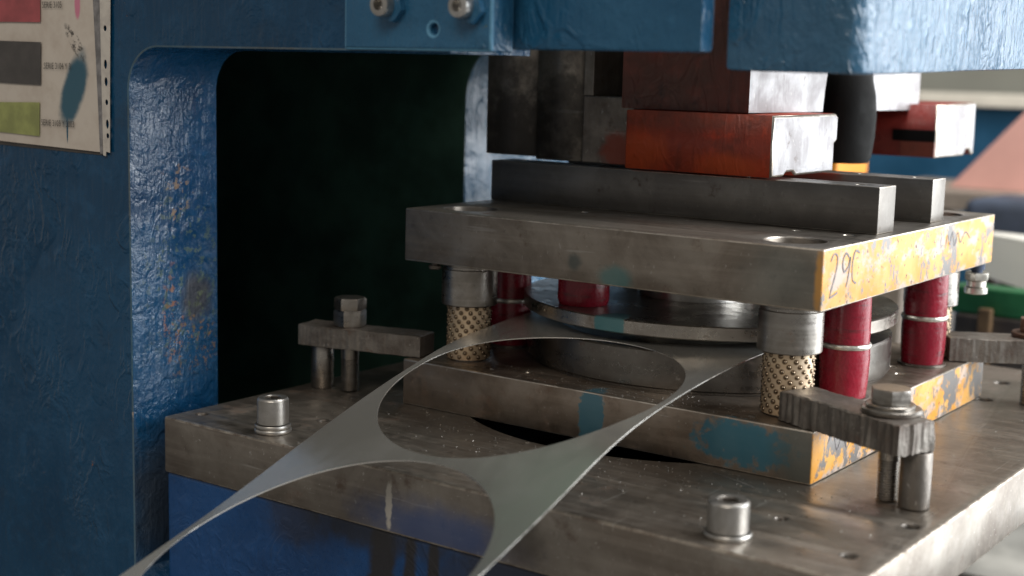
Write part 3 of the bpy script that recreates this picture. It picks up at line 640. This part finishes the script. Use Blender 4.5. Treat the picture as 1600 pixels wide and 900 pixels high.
for cy in (.172, .172 - PITCH, .172 - 2 * PITCH):
    ring = []
    for i in range(NT):
        a = 2 * PI * (i + .5) / NT; dxx, dyy = math.cos(a), math.sin(a); hw, hh = (SX1 - SX0) / 2, PITCH / 2
        k = min(hw / abs(dxx) if abs(dxx) > 1e-9 else 9, hh / abs(dyy) if abs(dyy) > 1e-9 else 9)
        ring.append([bm.verts.new((SCX + dxx * (HR + (k - HR) * q / NR), cy + dyy * (HR + (k - HR) * q / NR), 0)) for q in range(NR + 1)])
    # corners: snap the nearest boundary points to the cell corners
    for sx in (-1, 1):
        for sy in (-1, 1):
            c = Vector((SCX + sx * hw, cy + sy * hh, 0)); v = min((r[-1] for r in ring), key=lambda w: (w.co - c).length); v.co = c
    for i in range(NT):
        A, B = ring[i], ring[(i + 1) % NT]
        for q in range(NR): bm.faces.new((A[q], A[q + 1], B[q + 1], B[q]))
bmesh.ops.remove_doubles(bm, verts=bm.verts[:], dist=.0004)
for v in bm.verts: v.co.z = strip_z(v.co.x, v.co.y)
bmesh.ops.recalc_face_normals(bm, faces=bm.faces[:])
if sum(f.normal.z for f in bm.faces) < 0: bmesh.ops.reverse_faces(bm, faces=bm.faces[:])
g0 = bm.faces[:]
r = bmesh.ops.solidify(bm, geom=g0, thickness=.0009)
bmesh.ops.recalc_face_normals(bm, faces=bm.faces[:])
bm.normal_update()
for f in bm.faces:
    if abs(f.normal.z) < .35: f.material_index = 1
link('punched_strip', bm, ['strip', 'strip_rim'], smooth=35, label='thin pale sheet metal strip with large round punched holes drooping from the die', cat='metal strip')

# ------------------------------------------------------------------ colour chart in a sleeve on the frame
M['paper'] = (lambda g: g.out(Base_Color=(lambda c: c)(
    g.mix(g.math('MULTIPLY', g.spot((-.664, -.197, .2960), (.0125, .02, .030), .22, .25, 60), .0), (.62, .57, .51), (.62, .57, .51))), Roughness=.6))(G('tmp paper'))
def paper_mat():
    g = G('grimy printed paper'); c = g.mix(g.ramp(g.noise(30, 6, .65), .4, .7), (.60, .55, .49), (.52, .46, .40))
    c = g.mix(g.ramp(g.noise(9, 5, .7), .58, .75, 0, .6), c, (.36, .29, .22))
    # spray stain leaning to the right, with a drip
    v = g.mapp((1, 1, 1), (0, math.radians(0), 0), (0, 0, 0)); X, Yy, Z = g.sep()
    def ell(cx, cz, rx, rz, sh, soft, amp, nsc):
        dz = g.math('SUBTRACT', Z, cz); dx_ = g.math('SUBTRACT', g.math('SUBTRACT', X, cx), g.math('MULTIPLY', dz, sh))
        a = g.math('DIVIDE', dx_, rx); b = g.math('DIVIDE', dz, rz)
        d = g.math('ADD', g.math('ADD', g.math('MULTIPLY', a, a), g.math('MULTIPLY', b, b)), g.math('MULTIPLY', g.math('SUBTRACT', g.noise(nsc, 5, .6), .5), amp))
        return g.ramp(d, 1 - soft, 1 + soft, 1, 0)
    c = g.mix(g.math('MULTIPLY', ell(-.6605, .2950, .0165, .033, .38, .45, .9, 70), .97), c, (.018, .095, .15))
    c = g.mix(ell(-.671, .2575, .0012, .012, 0, .4, .3, 80), c, (.02, .09, .15))
    c = g.mix(g.math('MULTIPLY', ell(-.653, .372, .004, .013, 0, .5, .8, 90), .8), c, (.62, .14, .28))
    c = g.mix(g.math('MULTIPLY', g.math('MULTIPLY', ell(-.657, .337, .008, .016, -.7, .5, 1.2, 120), g.ramp(g.noise(160, 4, .7), .45, .55)), .9), c, (.05, .045, .04))
    return g.out(Base_Color=c, Roughness=.55, Normal=g.bump(g.noise(45, 3), .25, .002))
M['paper'] = paper_mat()
M['sw_red'] = plain('faded red print', (.36, .085, .095), .6, 0, .18, 40, .05); M['sw_grey'] = plain('dark grey print', (.075, .07, .068), .6, 0, .18, 40, .05)
M['sw_green'] = plain('olive green print', (.30, .33, .12), .6, 0, .2, 40, .05); M['ink'] = plain('black print ink', (.04, .037, .035), .6, 0, .1, 30, 0)
def plastic_mat():
    g = G('cloudy plastic sleeve'); return g.out(Base_Color=g.mix(g.ramp(g.noise(60, 5, .6), .4, .7), (.60, .57, .52), (.46, .43, .40)), Roughness=.35, Normal=g.bump(g.noise(80, 3), .3, .002))
M['plastic'] = plastic_mat()
M['plastic_dk'] = plain('grey sleeve seam', (.20, .195, .20), .35, 0, .3, 90, .2)
t = thing('colour_chart', (-.70, -.197, .24), 'grimy printed colour chart in a punched plastic sleeve on the blue frame', 'chart')
def sheet(name, pts, y, mat, parent, thick=.0004, nx=1, nz=1, wav=0):
    """pts: four (x,z) corners anticlockwise from lower left"""
    bm = bmesh.new(); F = []
    for s in (0, 1):
        V = [[None] * (nz + 1) for _ in range(nx + 1)]
        for i in range(nx + 1):
            for k in range(nz + 1):
                u, w = i / nx, k / nz
                x = (1 - w) * ((1 - u) * pts[0][0] + u * pts[1][0]) + w * ((1 - u) * pts[3][0] + u * pts[2][0])
                z = (1 - w) * ((1 - u) * pts[0][1] + u * pts[1][1]) + w * ((1 - u) * pts[3][1] + u * pts[2][1])
                yy = y - wav * (abs(noise.noise(Vector((x * 22, z * 22, 3)))) + .8 * (1 - w) ** 4) + s * thick
                V[i][k] = bm.verts.new((x, yy, z))
        F.append(V)
    for V in F:
        for i in range(nx):
            for k in range(nz): bm.faces.new((V[i][k], V[i + 1][k], V[i + 1][k + 1], V[i][k + 1]))
    A, B = F
    for i in range(nx):
        for k in (0, nz): bm.faces.new((A[i][k], A[i + 1][k], B[i + 1][k], B[i][k]))
    for k in range(nz):
        for i in (0, nx): bm.faces.new((A[i][k], A[i][k + 1], B[i][k + 1], B[i][k]))
    bmesh.ops.recalc_face_normals(bm, faces=bm.faces[:])
    return link(name, bm, mat, parent)
M['under_strip'] = plain('dark lower strip', (.05, .045, .042), .6, 0, .3, 40, .1)
sheet('dark_strip', [(-.80, .2385), (-.6221, .2362), (-.6225, .2600), (-.80, .2600)], -.1967, 'under_strip', t, .0003)  # dark strip showing below the paper's lower edge
pap = sheet('paper', [(-.80, .2425), (-.6221, .2390), (-.6235, .40), (-.80, .40)], -.1975, 'paper', t, .0005, 18, 18, .0006)
for nm, q in (('sw_red', [(-.79, .3562), (-.7064, .3558), (-.7050, .397), (-.79, .397)]), ('sw_grey', [(-.79, .2985), (-.7077, .2975), (-.7061, .3374), (-.79, .3385)]), ('sw_green', [(-.79, .2510), (-.7115, .2493), (-.7103, .2813), (-.79, .2790)])):
    sheet('colour_swatch', q, -.1992, nm, t, .0002)
def text(body, x, z, size, y, parent):
    c = bpy.data.curves.new('t', 'FONT'); c.body = body; c.size = size; c.space_character = 1.05
    o = bpy.data.objects.new('t', c); COL.objects.link(o); dg = bpy.context.evaluated_depsgraph_get(); dg.update()
    me = bpy.data.meshes.new_from_object(o.evaluated_get(dg)); bpy.data.objects.remove(o)
    for v in me.vertices: v.co = (x + v.co.x * .74, y, z + v.co.y)
    return link('printed_text', me, 'ink', parent)
text('SERIE 3105', -.7025, .3690, .0082, -.1994, t); text('.SERIE 3104 Y 3', -.7035, .3130, .0082, -.1994, t); text('SERIE 3103 Y 3003', -.7080, .2600, .0082, -.1994, t)
sl = sheet('sleeve_seam', [(-.6220, .2380), (-.6180, .2375), (-.6190, .40), (-.6300, .40)], -.1990, 'plastic_dk', t, .0003, 2, 12, .0004)
hl = [circ(-.6110, z, .0017, 14) for z in (.3502, .3034, .2845 - .0195, .2545)]
def oval(cx, cz, rx, rz): return [(cx + rx * math.cos(2 * PI * i / 18), cz + rz * math.sin(2 * PI * i / 18)) for i in range(18)]
bm = slab([[(-.6182, .2365), (-.6145, .2358), (-.6140, .2400), (-.6085, .2392), (-.6072, .30), (-.6040, .40), (-.6195, .40)], oval(-.6125, .3505, .0022, .0026), oval(-.6128, .3185, .0022, .0042), oval(-.6124, .3030, .0022, .0040), oval(-.6120, .2845, .0021, .0026), oval(-.6116, .2650, .0021, .0042), oval(-.6113, .2545, .0020, .0024)], -.1992, -.1984, .0002, 'XZ', False)
link('punched_margin', bm, 'plastic', t)

# ------------------------------------------------------------------ swarf
pts = bez([(-.0781, -.0194), (-.0564, -.0297), (-.0316, -.0363)], 8)
bm = bmesh.new(); prev = None
for i, (x, y) in enumerate(pts):
    z = .0010 + .0015 * math.sin(PI * i / (len(pts) - 1)); ring = [bm.verts.new((x, y + .0005 * math.cos(a), z + .0005 * math.sin(a))) for a in (0, PI / 2, PI, 3 * PI / 2)]
    if prev:
        for k in range(4): bm.faces.new((prev[k], prev[(k + 1) % 4], ring[(k + 1) % 4], ring[k]))
    prev = ring
link('wire_shaving', bm, 'bright', smooth=60, label='curved wire-like metal shaving lying in front of the lower die plate', cat='shaving')
bm = bmesh.new()
def chip(x, y, z, s, th):
    a = random.random() * PI; ux, uy = math.cos(a) * s, math.sin(a) * s; w = s * random.uniform(.15, .5)
    P = [(x - ux - uy * w / s, y - uy + ux * w / s), (x - ux + uy * w / s, y - uy - ux * w / s), (x + ux + uy * w / s, y + uy - ux * w / s), (x + ux - uy * w / s, y + uy + ux * w / s)]
    lo_ = [bm.verts.new((p[0], p[1], z + .0002)) for p in P]; hi_ = [bm.verts.new((p[0], p[1], z + th)) for p in P]
    bm.faces.new(hi_); bm.faces.new(lo_[::-1])
    for i in range(4): bm.faces.new((lo_[i], lo_[(i + 1) % 4], hi_[(i + 1) % 4], hi_[i]))
for _ in range(520):
    x = random.gauss(-.2, .16); y = -.005 - abs(random.gauss(0, .07))
    if -.54 < x < .11 and -.18 < y and (x + .222) ** 2 + (y - .18) ** 2 > .219 ** 2: chip(x, y, 0, random.choice((.0004, .0006, .0009)), .0006)
for _ in range(420):
    x = random.gauss(-.19, .10); y = random.uniform(.003, .05)
    if -.42 < x < -.03 and (x - dx) ** 2 + (y - dy) ** 2 > .181 ** 2: chip(x, y, T1, random.choice((.0003, .0005, .0007)), .0005)
for _ in range(120):
    chip(random.uniform(-.0, .11), random.uniform(-.17, .5), 0, .0005, .0004)
for x, y, z, s in ((-.335, .020, T1, .0035), (-.060, .012, T1, .003), (-.11, -.11, 0, .0022), (-.075, -.075, 0, .0015), (-.30, -.12, 0, .002)): chip(x, y, z, s, .001)
bmesh.ops.recalc_face_normals(bm, faces=bm.faces[:])
link('metal_chips', bm, 'bright', label='tiny bright metal chips scattered over the plates', cat='swarf', kind='stuff')
